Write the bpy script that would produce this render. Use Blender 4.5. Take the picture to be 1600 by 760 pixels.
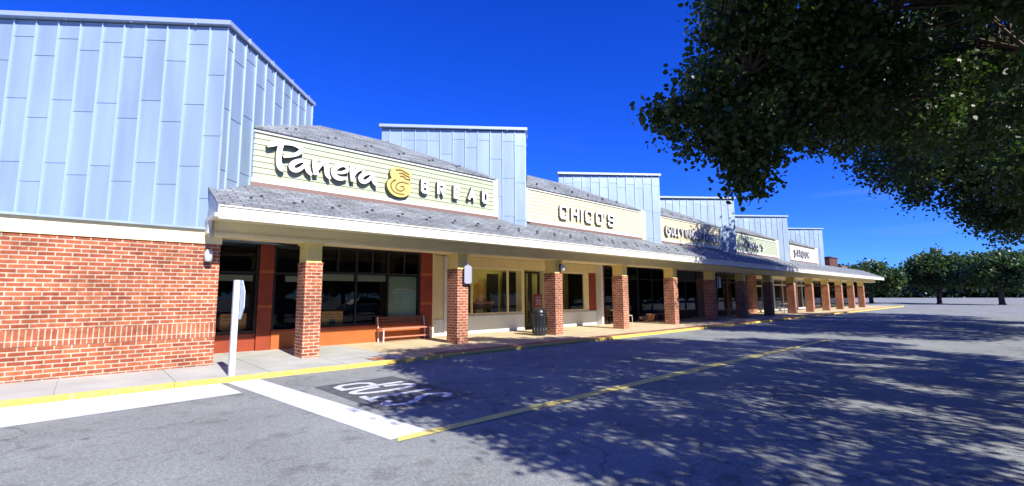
import bpy, math, random
import numpy as np
from mathutils import Vector, Matrix
random.seed(7)
R = math.radians
for o in list(bpy.data.objects): bpy.data.objects.remove(o)
scene = bpy.context.scene
col = scene.collection

# ---------------------------------------------------------------- camera
F, PITCH, ROLL, YAW, H = 725.0, R(6.5), R(-.3), R(47.55), 1.6
fwd = Vector((math.cos(YAW)*math.cos(PITCH), math.sin(YAW)*math.cos(PITCH), math.sin(PITCH)))
rt = Vector((math.sin(YAW), -math.cos(YAW), 0)); up = rt.cross(fwd)
r2 = math.cos(ROLL)*rt + math.sin(ROLL)*up; u2 = -math.sin(ROLL)*rt + math.cos(ROLL)*up
cd = bpy.data.cameras.new('camera'); cam = bpy.data.objects.new('camera', cd); col.objects.link(cam)
cd.sensor_width = 36; cd.lens = F/1600*36; cd.clip_end = 3000; cd.clip_start = .05
cam.matrix_world = Matrix(((r2.x, u2.x, -fwd.x, 0), (r2.y, u2.y, -fwd.y, 0), (r2.z, u2.z, -fwd.z, H), (0, 0, 0, 1)))
scene.camera = cam
# ---------------------------------------------------------------- light
SUNV = Vector((.10, 1.0, -.79)).normalized()          # direction the light travels
sd = bpy.data.lights.new('sun', 'SUN'); sun = bpy.data.objects.new('sun', sd); col.objects.link(sun)
sd.energy = 5.0; sd.angle = R(.5); sd.color = (1, .955, .87)
sun.rotation_euler = SUNV.to_track_quat('-Z', 'Y').to_euler()
w = bpy.data.worlds.new('World'); scene.world = w; w.use_nodes = True
nt = w.node_tree; nt.nodes.clear()
wo = nt.nodes.new('ShaderNodeOutputWorld'); bg = nt.nodes.new('ShaderNodeBackground'); sk = nt.nodes.new('ShaderNodeTexSky')
sk.sky_type = 'NISHITA'; sk.sun_disc = False
sk.sun_elevation = math.asin(-SUNV.z); sk.sun_rotation = math.atan2(-SUNV.x, -SUNV.y)
sk.air_density = 1.0; sk.dust_density = .1; sk.ozone_density = 3.0; sk.altitude = 200
hs = nt.nodes.new('ShaderNodeHueSaturation'); hs.inputs['Saturation'].default_value = 1.32; hs.inputs['Value'].default_value = 1.0
hs.inputs['Hue'].default_value = .508
nt.links.new(sk.outputs[0], hs.inputs['Color'])
tint = nt.nodes.new('ShaderNodeMixRGB'); tint.blend_type = 'MULTIPLY'; tint.inputs['Fac'].default_value = 1; tint.inputs['Color2'].default_value = (.31, .765, 2.25, 1)
nt.links.new(hs.outputs[0], tint.inputs['Color1'])
# a few thin streaks of cirrus low in the sky
tc = nt.nodes.new('ShaderNodeTexCoord'); mp = nt.nodes.new('ShaderNodeMapping'); mp.inputs['Scale'].default_value = (2.2, 1.1, 11)
mp.inputs['Rotation'].default_value = (0, R(7), R(20))
ns = nt.nodes.new('ShaderNodeTexNoise'); ns.inputs['Scale'].default_value = 1.3; ns.inputs['Detail'].default_value = 6
rp = nt.nodes.new('ShaderNodeValToRGB'); rp.color_ramp.elements[0].position = .5; rp.color_ramp.elements[1].position = .8
sep = nt.nodes.new('ShaderNodeSeparateXYZ'); mr = nt.nodes.new('ShaderNodeMapRange')
mr.inputs['From Min'].default_value = .34; mr.inputs['From Max'].default_value = .1; mr.inputs['To Min'].default_value = 0; mr.inputs['To Max'].default_value = .42
mm = nt.nodes.new('ShaderNodeMath'); mm.operation = 'MULTIPLY'
mx = nt.nodes.new('ShaderNodeMixRGB'); mx.inputs['Color2'].default_value = (5.2, 6.4, 9.0, 1)
L = nt.links.new
L(tc.outputs['Generated'], mp.inputs[0]); L(mp.outputs[0], ns.inputs['Vector']); L(ns.outputs['Fac'], rp.inputs[0])
L(tc.outputs['Generated'], sep.inputs[0]); L(sep.outputs['Z'], mr.inputs['Value'])
L(rp.outputs[0], mm.inputs[0]); L(mr.outputs[0], mm.inputs[1]); L(mm.outputs[0], mx.inputs['Fac']); L(tint.outputs[0], mx.inputs['Color1'])
L(mx.outputs[0], bg.inputs[0]); bg.inputs[1].default_value = .055; L(bg.outputs[0], wo.inputs[0])
scene.view_settings.view_transform = 'Standard'; scene.view_settings.look = 'None'
scene.view_settings.exposure = .92; scene.view_settings.gamma = 1
scene.render.engine = 'CYCLES'
scene.cycles.max_bounces = 6; scene.cycles.transparent_max_bounces = 12

# ---------------------------------------------------------------- materials
MATS = {}
def mat(name, rgb, rough=.7, metal=0, spec=.5, noise=0, nscale=4, bump=0, bscale=40, streak=False):
    m = bpy.data.materials.new(name); m.use_nodes = True; t = m.node_tree; b = t.nodes['Principled BSDF']
    b.inputs['Base Color'].default_value = (*rgb, 1); b.inputs['Roughness'].default_value = rough
    b.inputs['Metallic'].default_value = metal; b.inputs['Specular IOR Level'].default_value = spec
    if noise or bump:
        g = t.nodes.new('ShaderNodeNewGeometry')
        mpn = t.nodes.new('ShaderNodeMapping'); mpn.inputs['Scale'].default_value = (1, 1, .15 if streak else 1)
        t.links.new(g.outputs['Position'], mpn.inputs[0])
    if noise:
        n = t.nodes.new('ShaderNodeTexNoise'); n.inputs['Scale'].default_value = nscale; n.inputs['Detail'].default_value = 6
        t.links.new(mpn.outputs[0], n.inputs['Vector'])
        r = t.nodes.new('ShaderNodeMapRange'); r.inputs['From Min'].default_value = .3; r.inputs['From Max'].default_value = .7
        r.inputs['To Min'].default_value = 1-noise; r.inputs['To Max'].default_value = 1+noise*.6
        t.links.new(n.outputs['Fac'], r.inputs['Value'])
        v = t.nodes.new('ShaderNodeVectorMath'); v.operation = 'SCALE'; v.inputs[0].default_value = rgb
        t.links.new(r.outputs[0], v.inputs['Scale']); t.links.new(v.outputs[0], b.inputs['Base Color'])
    if bump:
        n2 = t.nodes.new('ShaderNodeTexNoise'); n2.inputs['Scale'].default_value = bscale; n2.inputs['Detail'].default_value = 4
        t.links.new(g.outputs['Position'], n2.inputs['Vector'])
        bp = t.nodes.new('ShaderNodeBump'); bp.inputs['Strength'].default_value = bump; bp.inputs['Distance'].default_value = .01
        t.links.new(n2.outputs['Fac'], bp.inputs['Height']); t.links.new(bp.outputs[0], b.inputs['Normal'])
    MATS[name] = m; return m

def brick_mat(name, c1, c2, cm, bw=.2, bh=.0677, mortar=.011, vertical=False, bias=0, offs=.5, slope=None, bumpd=.008, rough=.85):
    m = bpy.data.materials.new(name); m.use_nodes = True; t = m.node_tree; b = t.nodes['Principled BSDF']; l = t.links.new
    b.inputs['Roughness'].default_value = rough; b.inputs['Specular IOR Level'].default_value = .25
    g = t.nodes.new('ShaderNodeNewGeometry'); sp = t.nodes.new('ShaderNodeSeparateXYZ'); l(g.outputs['Position'], sp.inputs[0])
    cb = t.nodes.new('ShaderNodeCombineXYZ')
    if slope:
        l(sp.outputs['X'], cb.inputs[0])
        k = t.nodes.new('ShaderNodeMath'); k.operation = 'MULTIPLY'; k.inputs[1].default_value = slope
        l(sp.outputs['Y'], k.inputs[0]); l(k.outputs[0], cb.inputs[1])
    else:
        sn = t.nodes.new('ShaderNodeSeparateXYZ'); l(g.outputs['Normal'], sn.inputs[0])
        ab = t.nodes.new('ShaderNodeMath'); ab.operation = 'ABSOLUTE'; l(sn.outputs['X'], ab.inputs[0])
        gt = t.nodes.new('ShaderNodeMath'); gt.operation = 'GREATER_THAN'; gt.inputs[1].default_value = .6; l(ab.outputs[0], gt.inputs[0])
        mxx = t.nodes.new('ShaderNodeMix'); mxx.data_type = 'FLOAT'
        l(gt.outputs[0], mxx.inputs['Factor']); l(sp.outputs['X'], mxx.inputs[2]); l(sp.outputs['Y'], mxx.inputs[3])
        if vertical: l(sp.outputs['Z'], cb.inputs[0]); l(mxx.outputs[0], cb.inputs[1])
        else: l(mxx.outputs[0], cb.inputs[0]); l(sp.outputs['Z'], cb.inputs[1])
    bt = t.nodes.new('ShaderNodeTexBrick'); l(cb.outputs[0], bt.inputs['Vector'])
    bt.inputs['Scale'].default_value = 1; bt.inputs['Brick Width'].default_value = bw; bt.inputs['Row Height'].default_value = bh
    bt.inputs['Mortar Size'].default_value = mortar; bt.inputs['Mortar Smooth'].default_value = .2; bt.inputs['Bias'].default_value = bias
    bt.inputs['Color1'].default_value = (*c1, 1); bt.inputs['Color2'].default_value = (*c2, 1); bt.inputs['Mortar'].default_value = (*cm, 1)
    bt.offset = offs
    n = t.nodes.new('ShaderNodeTexNoise'); n.inputs['Scale'].default_value = 9; n.inputs['Detail'].default_value = 8; l(g.outputs['Position'], n.inputs['Vector'])
    r = t.nodes.new('ShaderNodeMapRange'); r.inputs['From Min'].default_value = .3; r.inputs['From Max'].default_value = .7
    r.inputs['To Min'].default_value = .72; r.inputs['To Max'].default_value = 1.22; l(n.outputs['Fac'], r.inputs['Value'])
    v = t.nodes.new('ShaderNodeVectorMath'); v.operation = 'SCALE'; l(bt.outputs['Color'], v.inputs[0]); l(r.outputs[0], v.inputs['Scale'])
    n5 = t.nodes.new('ShaderNodeTexNoise'); n5.inputs['Scale'].default_value = .9; n5.inputs['Detail'].default_value = 7; n5.inputs['Roughness'].default_value = .65; l(g.outputs['Position'], n5.inputs['Vector'])
    r5 = t.nodes.new('ShaderNodeMapRange'); r5.inputs['From Min'].default_value = .38; r5.inputs['From Max'].default_value = .64; r5.inputs['To Min'].default_value = .7; r5.inputs['To Max'].default_value = 1.1; l(n5.outputs['Fac'], r5.inputs['Value'])
    v5 = t.nodes.new('ShaderNodeVectorMath'); v5.operation = 'SCALE'; l(v.outputs[0], v5.inputs[0]); l(r5.outputs[0], v5.inputs['Scale'])
    l(v5.outputs[0], b.inputs['Base Color'])
    bp = t.nodes.new('ShaderNodeBump'); bp.inputs['Distance'].default_value = bumpd; bp.inputs['Strength'].default_value = .8
    bp.invert = True; l(bt.outputs['Fac'], bp.inputs['Height']); l(bp.outputs[0], b.inputs['Normal'])
    MATS[name] = m; return m

brick_mat('brick', (.43, .128, .055), (.26, .06, .03), (.50, .385, .29), bw=.235, bh=.082, mortar=.012)
brick_mat('brick_vertical', (.41, .13, .06), (.29, .075, .04), (.50, .385, .29), vertical=True, bw=.28, bh=.082, offs=0)
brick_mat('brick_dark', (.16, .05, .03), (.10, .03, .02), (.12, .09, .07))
brick_mat('paver', (.40, .17, .10), (.30, .12, .08), (.30, .24, .19), bw=.2, bh=.1, slope=1.0, bumpd=.003)
brick_mat('shingle', (.265, .29, .305), (.185, .20, .21), (.085, .09, .095), bw=.36, bh=.15, mortar=.014, slope=1.1, bumpd=.012)
for i, k in enumerate((.99, .95, 1.04, .97)):
    mat('zinc%d' % i, (.27*k, .36*k, .465*k), rough=.45, metal=.2, noise=.16, nscale=1.9, streak=True, bump=.35, bscale=1.6)
mat('zinc_rib', (.42, .53, .70), rough=.38, metal=.25)
mat('coping', (.42, .50, .62), rough=.35, metal=.4)
mat('white', (.64, .63, .57), rough=.55, noise=.05, nscale=2)
mat('cream', (.78, .67, .40), rough=.6, noise=.07, nscale=2)
mat('capital', (.74, .60, .20), rough=.6, noise=.08, nscale=3)
mat('soffit', (.62, .60, .36), rough=.7, noise=.08, nscale=1.5)
mat('grey_trim', (.42, .45, .46), rough=.5)
mat('green_siding', (.36, .41, .275), rough=.6, noise=.05, nscale=3)
mat('cream_siding', (.60, .54, .34), rough=.6, noise=.05, nscale=3)
mat('white_siding', (.68, .68, .62), rough=.6)
mat('brown_flashing', (.20, .12, .10), rough=.5, metal=.1)
mat('dark_frame', (.012, .012, .014), rough=.35)
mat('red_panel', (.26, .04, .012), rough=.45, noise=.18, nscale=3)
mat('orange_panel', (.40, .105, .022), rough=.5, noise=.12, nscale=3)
mat('white_panel', (.70, .73, .72), rough=.55, noise=.05, nscale=2)
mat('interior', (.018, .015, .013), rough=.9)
mat('interior_olive', (.75, .68, .24), rough=.9, noise=.3, nscale=1.2)
mat('interior_floor', (.07, .05, .035), rough=.6)
mat('letter_white', (.86, .86, .86), rough=.35)
mat('letter_side', (.10, .085, .075), rough=.5)
mat('letter_pale', (.55, .55, .58), rough=.4)
mat('emblem_yellow', (.60, .46, .14), rough=.4)
mat('emblem_side', (.10, .10, .02), rough=.5)
mat('emblem_line', (.14, .08, .02), rough=.5)
mat('black', (.012, .012, .013), rough=.4)
mat('black_plastic', (.016, .019, .022), rough=.32)
mat('post_white', (.50, .56, .68), rough=.45, noise=.06, nscale=6)
mat('sign_grey', (.55, .62, .66), rough=.4, metal=.2)
mat('sign_red', (.45, .02, .03), rough=.4)
mat('sign_maroon', (.16, .012, .03), rough=.45)
mat('plaque', (.32, .33, .42), rough=.4)
mat('wood_red', (.50, .20, .13), rough=.55, noise=.2, nscale=8)
mat('wood_brown', (.16, .07, .03), rough=.55, noise=.2, nscale=8)
mat('wood_box', (.80, .38, .07), rough=.6, noise=.2, nscale=6)
mat('pale_leg', (.62, .58, .54), rough=.5)
mat('blind_green', (.40, .55, .36), rough=.8)
mat('pale_strip', (.46, .52, .36), rough=.8)
mat('mannequin', (.85, .48, .10), rough=.6)  # orange lamplight of the store put into the torso colour
mat('terracotta', (.40, .17, .08), rough=.7)
mat('bark', (.09, .065, .045), rough=.95, noise=.3, nscale=9, bump=.6, bscale=14)
mat('blue_glass', (.05, .14, .20), rough=.3)
mat('guard', (.03, .03, .035), rough=.4)
mat('floor_tile', (.45, .40, .32), rough=.7)
mat('teal', (.08, .25, .32), rough=.5)
mat('dark_green', (.03, .10, .05), rough=.5)
mat('car_dark', (.03, .035, .05), rough=.25); mat('car_silver', (.5, .52, .55), rough=.25, metal=.4); mat('car_blue', (.05, .10, .25), rough=.25)

def glass_mat(name, tint, base):
    m = bpy.data.materials.new(name); m.use_nodes = True; t = m.node_tree; t.nodes.clear(); l = t.links.new
    o = t.nodes.new('ShaderNodeOutputMaterial'); tr = t.nodes.new('ShaderNodeBsdfTransparent'); tr.inputs[0].default_value = (*tint, 1)
    gl = t.nodes.new('ShaderNodeBsdfGlossy'); gl.inputs['Roughness'].default_value = .01; gl.inputs[0].default_value = (.9, .95, 1, 1)
    fr = t.nodes.new('ShaderNodeFresnel'); fr.inputs[0].default_value = base
    mxs = t.nodes.new('ShaderNodeMixShader'); l(fr.outputs[0], mxs.inputs[0]); l(tr.outputs[0], mxs.inputs[1]); l(gl.outputs[0], mxs.inputs[2]); l(mxs.outputs[0], o.inputs[0])
    MATS[name] = m
glass_mat('glass', (.84, .86, .82), 1.36)
glass_mat('clear_glass', (.9, .92, .88), 1.42)

def asphalt():
    m = bpy.data.materials.new('asphalt'); m.use_nodes = True; t = m.node_tree; b = t.nodes['Principled BSDF']; l = t.links.new
    b.inputs['Roughness'].default_value = .9; b.inputs['Specular IOR Level'].default_value = .2
    g = t.nodes.new('ShaderNodeNewGeometry'); P = g.outputs['Position']
    def nz(s, d, lo, hi, a, c, rough=.5, typ='n'):
        n = t.nodes.new('ShaderNodeTexNoise'); n.inputs['Scale'].default_value = s; n.inputs['Detail'].default_value = d; n.inputs['Roughness'].default_value = rough
        l(P, n.inputs['Vector']); r = t.nodes.new('ShaderNodeMapRange')
        r.inputs['From Min'].default_value = lo; r.inputs['From Max'].default_value = hi; r.inputs['To Min'].default_value = a; r.inputs['To Max'].default_value = c
        l(n.outputs['Fac'], r.inputs['Value']); return r.outputs[0], n.outputs['Fac']
    f1, h1 = nz(75, 3, .3, .7, .62, 1.38, .7)
    f4, _ = nz(34, 5, .34, .66, .72, 1.3, .8)
    f2, _ = nz(.55, 6, .35, .7, .84, 1.12)
    f3, _ = nz(3.2, 5, .56, .72, 1.0, .66)          # darker worn spots
    vo = t.nodes.new('ShaderNodeTexVoronoi'); vo.feature = 'DISTANCE_TO_EDGE'; vo.inputs['Scale'].default_value = .23
    ad = t.nodes.new('ShaderNodeTexNoise'); ad.inputs['Scale'].default_value = 1.6; ad.inputs['Detail'].default_value = 6; l(P, ad.inputs['Vector'])
    va = t.nodes.new('ShaderNodeVectorMath'); va.operation = 'MULTIPLY_ADD'; va.inputs[1].default_value = (1.1, 1.1, 1.1)
    l(ad.outputs['Color'], va.inputs[0]); l(P, va.inputs[2]); l(va.outputs[0], vo.inputs['Vector'])
    cr = t.nodes.new('ShaderNodeMapRange'); cr.inputs['From Min'].default_value = .0; cr.inputs['From Max'].default_value = .006
    cr.inputs['To Min'].default_value = .6; cr.inputs['To Max'].default_value = 1; l(vo.outputs['Distance'], cr.inputs['Value'])
    cur = None
    for s in (f1, f4, f2, f3, cr.outputs[0]):
        if cur is None: cur = s; continue
        k = t.nodes.new('ShaderNodeMath'); k.operation = 'MULTIPLY'; l(cur, k.inputs[0]); l(s, k.inputs[1]); cur = k.outputs[0]
    v = t.nodes.new('ShaderNodeVectorMath'); v.operation = 'SCALE'; v.inputs[0].default_value = (.225, .24, .235)
    l(cur, v.inputs['Scale']); l(v.outputs[0], b.inputs['Base Color'])
    bp = t.nodes.new('ShaderNodeBump'); bp.inputs['Strength'].default_value = .5; bp.inputs['Distance'].default_value = .008; l(h1, bp.inputs['Height']); l(bp.outputs[0], b.inputs['Normal'])
    MATS['asphalt'] = m
asphalt()
def paint_mat(name, rgb, under=(.13, .15, .18), thr=.36, s=26):
    m = bpy.data.materials.new(name); m.use_nodes = True; t = m.node_tree; b = t.nodes['Principled BSDF']; l = t.links.new
    b.inputs['Roughness'].default_value = .7
    g = t.nodes.new('ShaderNodeNewGeometry'); n = t.nodes.new('ShaderNodeTexNoise'); n.inputs['Scale'].default_value = s; n.inputs['Detail'].default_value = 8; n.inputs['Roughness'].default_value = .75
    l(g.outputs['Position'], n.inputs['Vector'])
    r = t.nodes.new('ShaderNodeMapRange'); r.inputs['From Min'].default_value = thr-.06; r.inputs['From Max'].default_value = thr+.06; l(n.outputs['Fac'], r.inputs['Value'])
    x = t.nodes.new('ShaderNodeMixRGB'); x.inputs['Color1'].default_value = (*under, 1); x.inputs['Color2'].default_value = (*rgb, 1)
    l(r.outputs[0], x.inputs['Fac']); l(x.outputs[0], b.inputs['Base Color']); MATS[name] = m
paint_mat('paint_white', (.58, .59, .60), thr=.375, s=30); paint_mat('paint_worn', (.54, .55, .60), thr=.385, s=22)
paint_mat('paint_yellow', (.66, .56, .16), thr=.36, s=18)
paint_mat('kerb_yellow', (.74, .47, .07), under=(.42, .38, .28), thr=.415, s=12)
mat('sealer', (.085, .09, .10), rough=.85, noise=.35, nscale=7, bump=.3, bscale=70)
mat('concrete', (.40, .41, .38), rough=.85, noise=.16, nscale=1.3, bump=.25, bscale=60)
mat('concrete_warm', (.52, .43, .27), rough=.85, noise=.16, nscale=1.3, bump=.25, bscale=60)
def leaf_mat(name, rgb):
    m = bpy.data.materials.new(name); m.use_nodes = True; t = m.node_tree; t.nodes.clear(); l = t.links.new
    o = t.nodes.new('ShaderNodeOutputMaterial'); d = t.nodes.new('ShaderNodeBsdfPrincipled'); tl = t.nodes.new('ShaderNodeBsdfTranslucent'); x = t.nodes.new('ShaderNodeMixShader')
    g = t.nodes.new('ShaderNodeNewGeometry'); n = t.nodes.new('ShaderNodeTexNoise'); n.inputs['Scale'].default_value = 1.1; l(g.outputs['Position'], n.inputs['Vector'])
    n3 = t.nodes.new('ShaderNodeTexNoise'); n3.inputs['Scale'].default_value = 14; l(g.outputs['Position'], n3.inputs['Vector'])
    ad = t.nodes.new('ShaderNodeMath'); ad.operation = 'MULTIPLY'; l(n.outputs['Fac'], ad.inputs[0]); l(n3.outputs['Fac'], ad.inputs[1])
    r = t.nodes.new('ShaderNodeMapRange'); r.inputs['From Min'].default_value = .15; r.inputs['From Max'].default_value = .36; r.inputs['To Min'].default_value = .55; r.inputs['To Max'].default_value = 1.5
    l(ad.outputs[0], r.inputs['Value']); v = t.nodes.new('ShaderNodeVectorMath'); v.operation = 'SCALE'; v.inputs[0].default_value = rgb; l(r.outputs[0], v.inputs['Scale'])
    d.inputs['Roughness'].default_value = .42; d.inputs['Specular IOR Level'].default_value = .5
    l(v.outputs[0], d.inputs['Base Color']); tl.inputs[0].default_value = (rgb[0]*1.3, rgb[1]*1.6, rgb[2]*.7, 1)
    x.inputs[0].default_value = .42; l(d.outputs[0], x.inputs[1]); l(tl.outputs[0], x.inputs[2]); l(x.outputs[0], o.inputs[0]); MATS[name] = m
leaf_mat('leaf', (.034, .062, .014)); leaf_mat('leaf_far', (.05, .085, .03))

# ---------------------------------------------------------------- mesh helpers
ORG = {}
def worg(p): return ORG.get(p.name, Vector((0, 0, 0))) if p else Vector((0, 0, 0))
class MB:
    def __init__(s): s.v = []; s.f = []; s.m = []; s.smooth = False
    def add(s, vs, fs, mi=0):
        k = len(s.v); s.v += [tuple(x) for x in vs]; s.f += [tuple(i+k for i in f) for f in fs]; s.m += [mi]*len(fs)
    def box(s, x0, x1, y0, y1, z0, z1, mi=0):
        s.add([(x0,y0,z0),(x1,y0,z0),(x1,y1,z0),(x0,y1,z0),(x0,y0,z1),(x1,y0,z1),(x1,y1,z1),(x0,y1,z1)],
              [(0,3,2,1),(4,5,6,7),(0,1,5,4),(1,2,6,5),(2,3,7,6),(3,0,4,7)], mi)
    def bbox(s, x0, x1, y0, y1, z0, z1, c=.01, mi=0):       # box with chamfered vertical edges
        s.prism([(x0+c,y0),(x1-c,y0),(x1,y0+c),(x1,y1-c),(x1-c,y1),(x0+c,y1),(x0,y1-c),(x0,y0+c)], z0, z1, mi)
    def prism(s, pts, z0, z1, mi=0):
        n = len(pts)
        s.add([(x,y,z0) for x,y in pts]+[(x,y,z1) for x,y in pts], [tuple(range(n-1,-1,-1)), tuple(range(n,2*n))]+[(i,(i+1)%n,n+(i+1)%n,n+i) for i in range(n)], mi)
    def obox(s, P, d, n, s0, s1, d0, d1, z0, z1, mi=0):     # P, d, n 2-D: along d, outward n
        q = [(s0,d0),(s0,d1),(s1,d1),(s1,d0)]
        pts = [(P[0]+d[0]*a+n[0]*b, P[1]+d[1]*a+n[1]*b) for a, b in q]
        s.prism(pts, z0, z1, mi)
    def quad(s, a, b, c, d, mi=0): s.add([a,b,c,d], [(0,1,2,3)], mi)
    def tube(s, pts, rad, n=8, mi=0):
        pts = [Vector(p) for p in pts]; rs = rad if isinstance(rad, (list, tuple)) else [rad]*len(pts)
        rings = []; ref = Vector((0, 0, 1))
        for i, p in enumerate(pts):
            d = (pts[min(i+1, len(pts)-1)]-pts[max(i-1, 0)]).normalized()
            a = d.cross(ref if abs(d.z) < .95 else Vector((1, 0, 0))).normalized(); b = d.cross(a)
            rings.append([p+(a*math.cos(2*math.pi*k/n)+b*math.sin(2*math.pi*k/n))*rs[i] for k in range(n)])
        vs = [v for r in rings for v in r]; fs = []
        for i in range(len(pts)-1):
            for k in range(n): fs.append((i*n+k, i*n+(k+1)%n, (i+1)*n+(k+1)%n, (i+1)*n+k))
        fs.append(tuple(range(n))); fs.append(tuple(range(len(vs)-n, len(vs)))[::-1]); s.add(vs, fs, mi)
    def lathe(s, cx, cy, prof, n=20, mi=0):
        vs = [(cx+r*math.cos(2*math.pi*k/n), cy+r*math.sin(2*math.pi*k/n), z) for r, z in prof for k in range(n)]; fs = []
        for i in range(len(prof)-1):
            for k in range(n): fs.append((i*n+k, i*n+(k+1)%n, (i+1)*n+(k+1)%n, (i+1)*n+k))
        fs.append(tuple(range(n))[::-1]); fs.append(tuple(range(len(vs)-n, len(vs)))); s.add(vs, fs, mi)
    def build(s, name, mats, parent=None, loc=None, smooth=False):
        if isinstance(mats, str): mats = [mats]
        og = Vector(loc) if loc is not None and parent is None else worg(parent)
        me = bpy.data.meshes.new(name)
        me.from_pydata([(x-og.x, y-og.y, z-og.z) for x, y, z in s.v], [], s.f)
        for m in mats: me.materials.append(MATS[m])
        me.polygons.foreach_set('material_index', s.m)
        if smooth: me.polygons.foreach_set('use_smooth', [True]*len(s.f))
        me.update(); o = bpy.data.objects.new(name, me); col.objects.link(o)
        if parent: o.parent = parent
        else: o.location = og
        ORG[o.name] = og
        return o
def thing(name, label, cat, loc, group=None):
    o = bpy.data.objects.new(name, None); col.objects.link(o); o.location = loc; o['label'] = label; o['category'] = cat
    o.empty_display_size = .2
    if group: o['group'] = group
    ORG[o.name] = Vector(loc); return o
def tag(o, label, cat, group=None):
    o['label'] = label; o['category'] = cat
    if group: o['group'] = group
    return o
def struct(o): o['kind'] = 'structure'; return o
def copy_tree(o, loc, label):
    c = o.copy(); col.objects.link(c); c.location = loc; c['label'] = label
    def rec(src, dst):
        for ch in [x for x in bpy.data.objects if x.parent == src]:
            k = ch.copy(); col.objects.link(k); k.parent = dst; rec(ch, k)
    rec(o, c); return c

# strokes -> extruded ribbons on a plane
def catmull(pts, n=6):
    P = [pts[0]]+list(pts)+[pts[-1]]; out = []
    for i in range(1, len(P)-2):
        p0, p1, p2, p3 = [np.array(q, float) for q in P[i-1:i+3]]
        for k in range(n):
            t = k/n; out.append(tuple(.5*((2*p1)+(-p0+p2)*t+(2*p0-5*p1+4*p2-p3)*t*t+(-p0+3*p1-3*p2+p3)*t**3)))
    out.append(tuple(pts[-1])); return out
def ribbon(mb, pts, w, org, U, V, N, th, closed=False):
    """pts 2-D (u,v) [or (u,v,width)]; front face at org, thickness th behind along -N"""
    org, U, V, N = Vector(org), Vector(U), Vector(V), Vector(N)
    n = len(pts); left, right = [], []
    for i in range(n):
        p = Vector(pts[i][:2]); ww = (pts[i][2] if len(pts[i]) > 2 else w)/2
        a = Vector(pts[(i-1) % n][:2]) if (closed or i > 0) else None; b = Vector(pts[(i+1) % n][:2]) if (closed or i < n-1) else None
        d1 = (p-a).normalized() if a is not None else None; d2 = (b-p).normalized() if b is not None else None
        if d1 is None: d1 = d2
        if d2 is None: d2 = d1
        n1 = Vector((-d1.y, d1.x)); n2 = Vector((-d2.y, d2.x)); m = n1+n2
        if m.length < 1e-4: m = n1
        m.normalize(); k = ww/max(m.dot(n1), .5)
        left.append(p+m*k); right.append(p-m*k)
    P = lambda q, dep: org+U*q.x+V*q.y-N*dep
    vs = [P(q, 0) for q in left]+[P(q, 0) for q in right]+[P(q, th) for q in left]+[P(q, th) for q in right]
    ff, sf = [], []
    for i in range(n if closed else n-1):
        j = (i+1) % n
        ff.append((i, n+i, n+j, j)); sf.append((i, j, 2*n+j, 2*n+i)); sf.append((n+j, n+i, 3*n+i, 3*n+j)); sf.append((2*n+i, 2*n+j, 3*n+j, 3*n+i))
    if not closed: sf.append((n, 0, 2*n, 3*n)); sf.append((n-1, 2*n-1, 4*n-1, 3*n-1))
    k = len(mb.v); mb.v += [tuple(x) for x in vs]
    mb.f += [tuple(a+k for a in f) for f in ff+sf]; mb.m += [0]*len(ff)+[1]*len(sf)
def arc(cx, cy, rx, ry, a0, a1, n=10): return [(cx+rx*math.cos(R(a0+(a1-a0)*i/n)), cy+ry*math.sin(R(a0+(a1-a0)*i/n))) for i in range(n+1)]
FONT = {
 'A': [[(0,0),(.5,1),(1,0)], [(.2,.35),(.8,.35)]],
 'B': [[(0,0),(0,1),(.7,1),(.95,.87),(.95,.65),(.7,.53),(.1,.53)], [(.7,.5),(1,.38),(1,.14),(.75,0),(0,0)]],
 'C': [arc(.5,.5,.5,.5,48,312)], 'D': [[(0,0),(0,1),(.6,1),(1,.72),(1,.28),(.6,0),(0,0)]],
 'E': [[(1,1),(0,1),(0,0),(1,0)], [(.08,.52),(.8,.52)]], 'F': [[(1,1),(0,1),(0,0)], [(.08,.52),(.8,.52)]],
 'G': [arc(.5,.5,.5,.5,48,340)+[(1,.48),(.6,.48)]],
 'H': [[(0,0),(0,1)], [(1,0),(1,1)], [(.08,.5),(.92,.5)]], 'I': [[(.5,0),(.5,1)]],
 'K': [[(0,0),(0,1)], [(1,1),(.08,.42)], [(.3,.6),(1,0)]], 'L': [[(0,1),(0,0),(1,0)]],
 'N': [[(0,0),(0,1),(1,0),(1,1)]], 'O': [arc(.5,.5,.5,.5,0,350,16)], 'P': [[(0,0),(0,1),(.7,1),(1,.87),(1,.6),(.7,.47),(.08,.47)]],
 'R': [[(0,0),(0,1),(.7,1),(1,.87),(1,.62),(.7,.5),(.08,.5)], [(.55,.46),(1,0)]],
 'S': [catmull([(.95,.84),(.5,1),(.08,.78),(.35,.55),(.7,.44),(.95,.22),(.5,0),(.03,.16)], 4)],
 'T': [[(0,1),(1,1)], [(.5,.95),(.5,0)]], 'U': [[(0,1),(0,.25),(.25,0),(.75,0),(1,.25),(1,1)]],
 'W': [[(0,1),(.25,0),(.5,.8),(.75,0),(1,1)]], 'Y': [[(0,1),(.5,.5),(1,1)], [(.5,.45),(.5,0)]],
 "'": [[(.5,1),(.4,.72)]], '3': [catmull([(.05,.9),(.5,1),(.95,.78),(.5,.54),(.95,.25),(.5,0),(.05,.1)], 4)], '0': [arc(.5,.5,.42,.5,0,350,16)],
}
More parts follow.
